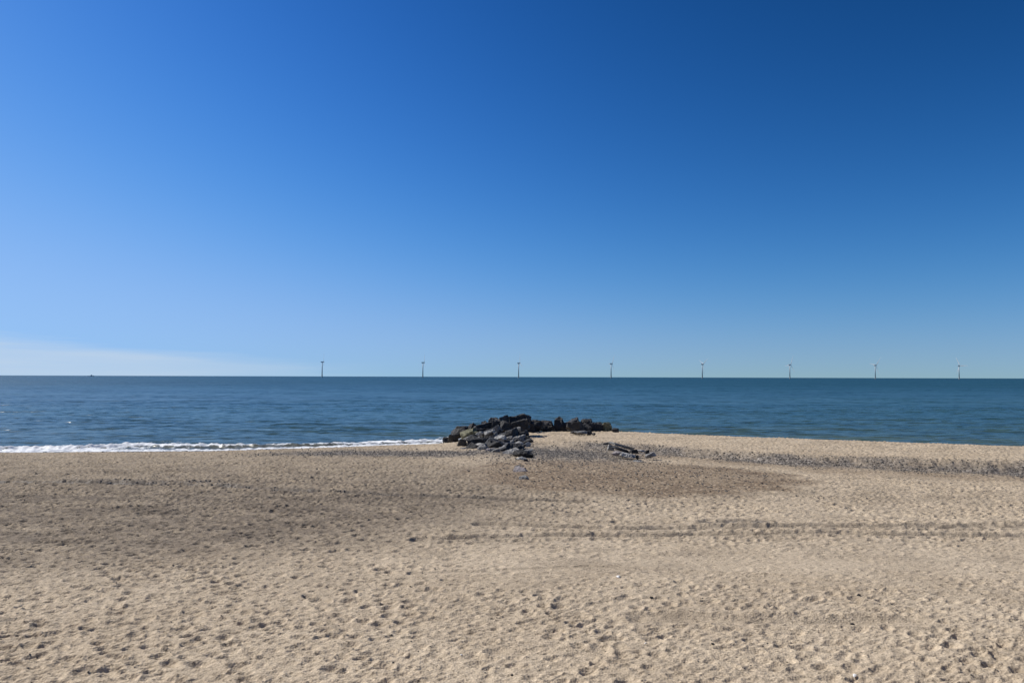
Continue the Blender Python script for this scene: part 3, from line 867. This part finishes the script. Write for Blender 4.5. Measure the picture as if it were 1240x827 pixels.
# ------------------------------------------------------------------ ship far out
def ship():
    Y = 9500.0
    P = at_depth(110, 454, Y)
    t = empty('cargo_ship', (P.x, Y, 0))
    bm = bmesh.new()
    prof = [(-42, 0), (-42, 7), (28, 7.5), (42, 11), (36, 0)]
    for sgn in (-1, 1):
        pass
    lo = [bm.verts.new((x, -6.5 if x < 35 else -1.0, z)) for x, z in prof]
    hi = [bm.verts.new((x, 6.5 if x < 35 else 1.0, z)) for x, z in prof]
    bm.faces.new(lo); bm.faces.new(hi[::-1])
    for k in range(5): bm.faces.new((lo[k], hi[k], hi[(k + 1) % 5], lo[(k + 1) % 5]))
    bmesh.ops.recalc_face_normals(bm, faces=bm.faces)
    from_bm('hull', bm, M_HULL, t)
    bm = bmesh.new()
    for x0, x1, z0, z1, w in ((-2, 18, 7.2, 14, 10), (2, 15, 14.01, 18, 8)):
        g = bmesh.ops.create_cube(bm, size=1)['verts']
        for v in g: v.co = Vector(((x0 + x1) / 2 + v.co.x * (x1 - x0), v.co.y * w, (z0 + z1) / 2 + v.co.z * (z1 - z0)))
    bmesh.ops.bevel(bm, geom=list(bm.edges), offset=0.4, segments=1, affect='EDGES')
    from_bm('bridge', bm, M_SHIPW, t)
    bm = bmesh.new(); cone(bm, 0.6, 0.3, 18, 24, 10)
    m = from_bm('mast', bm, M_HULL, t); m.location = (9, 0, 0)
    tag(t, 'tiny faint ship far out on the left horizon', 'ship')
ship()

# ------------------------------------------------------------------ light
SUN_AZ, SUN_EL = R(-66), R(43)          # azimuth measured from the view direction (+Y) towards +X
sd = Vector((math.sin(SUN_AZ) * math.cos(SUN_EL), math.cos(SUN_AZ) * math.cos(SUN_EL), math.sin(SUN_EL)))
sun_d = bpy.data.lights.new('sun', 'SUN')
sun_d.energy = 5.0; sun_d.angle = R(0.53); sun_d.color = (1.0, 0.95, 0.87)
sun = bpy.data.objects.new('sun', sun_d); COL.objects.link(sun)
sun.rotation_euler = (-sd).to_track_quat('-Z', 'Y').to_euler()

world = bpy.data.worlds.new('World'); scene.world = world; world.use_nodes = True
nt = world.node_tree; nt.nodes.clear()
wo = nt.nodes.new('ShaderNodeOutputWorld'); bg = nt.nodes.new('ShaderNodeBackground')
bg.inputs['Strength'].default_value = 0.1
sky = nt.nodes.new('ShaderNodeTexSky'); sky.sky_type = 'NISHITA'; sky.sun_disc = False
sky.sun_elevation = SUN_EL; sky.sun_rotation = SUN_AZ
sky.altitude = 0; sky.air_density = 1.0; sky.dust_density = 0.3; sky.ozone_density = 1.0
tcw = node(nt, 'ShaderNodeTexCoord').outputs['Generated']
mpw = node(nt, 'ShaderNodeMapping'); mpw.vector_type = 'POINT'
mpw.inputs['Scale'].default_value = (1, 1, 0.8); mpw.inputs['Location'].default_value = (0, 0, 0.05)
nt.links.new(tcw, mpw.inputs['Vector']); nt.links.new(mpw.outputs[0], sky.inputs['Vector'])
# clear spring air: deeper blue aloft than the stock atmosphere gives
sp = node(nt, 'ShaderNodeSeparateColor'); nt.links.new(sky.outputs[0], sp.inputs[0])
cbn = node(nt, 'ShaderNodeCombineColor')
for k, (g_, p_, l_) in enumerate(((1.257, 3.134, 0.316), (0.616, 2.242, 0.589), (1.087, 2.557, 0.986))):
    v = mathn(nt, 'MULTIPLY', sp.outputs[k], 0.1)
    v = mathn(nt, 'MULTIPLY', mathn(nt, 'POWER', v, p_), math.exp(g_))
    q_ = mathn(nt, 'DIVIDE', v, l_)
    v = mathn(nt, 'DIVIDE', v, mathn(nt, 'SQRT', mathn(nt, 'ADD', mathn(nt, 'MULTIPLY', q_, q_), 1.0)))
    nt.links.new(mathn(nt, 'MULTIPLY', v, 10.0), cbn.inputs[k])
# low bank of thin cloud over the sea to the left
sx = node(nt, 'ShaderNodeSeparateXYZ'); nt.links.new(tcw, sx.inputs[0])
azn = mathn(nt, 'ARCTAN2', sx.outputs[0], sx.outputs[1])
mc = node(nt, 'ShaderNodeMapping'); mc.inputs['Scale'].default_value = (5, 5, 90); nt.links.new(tcw, mc.inputs['Vector'])
cn = noise(nt, mc.outputs[0], 1.0, 5, 0.55)
topn = mathn(nt, 'ADD', mathn(nt, 'MULTIPLY', azn, -0.075), 0.004)                 # higher towards the left
topn = mathn(nt, 'ADD', topn, mathn(nt, 'MULTIPLY', mathn(nt, 'SUBTRACT', cn, 0.5), 0.028))
md = mathn(nt, 'DIVIDE', mathn(nt, 'SUBTRACT', topn, sx.outputs[2]), 0.016, True)
md = mathn(nt, 'MULTIPLY', md, mathn(nt, 'DIVIDE', mathn(nt, 'SUBTRACT', -0.16, azn), 0.30, True))
md = mathn(nt, 'MULTIPLY', md, mathn(nt, 'ADD', 0.35, mathn(nt, 'MULTIPLY', cn, 0.5)))
skc = mixc(nt, md, cbn.outputs[0], (5.7, 6.7, 7.9))
nt.links.new(skc, bg.inputs['Color'])
nt.links.new(bg.outputs[0], wo.inputs['Surface'])

scene.view_settings.view_transform = 'Standard'
scene.view_settings.look = 'None'
scene.view_settings.exposure = 0
scene.view_settings.gamma = 1
scene.render.engine = 'CYCLES'
scene.cycles.max_bounces = 5
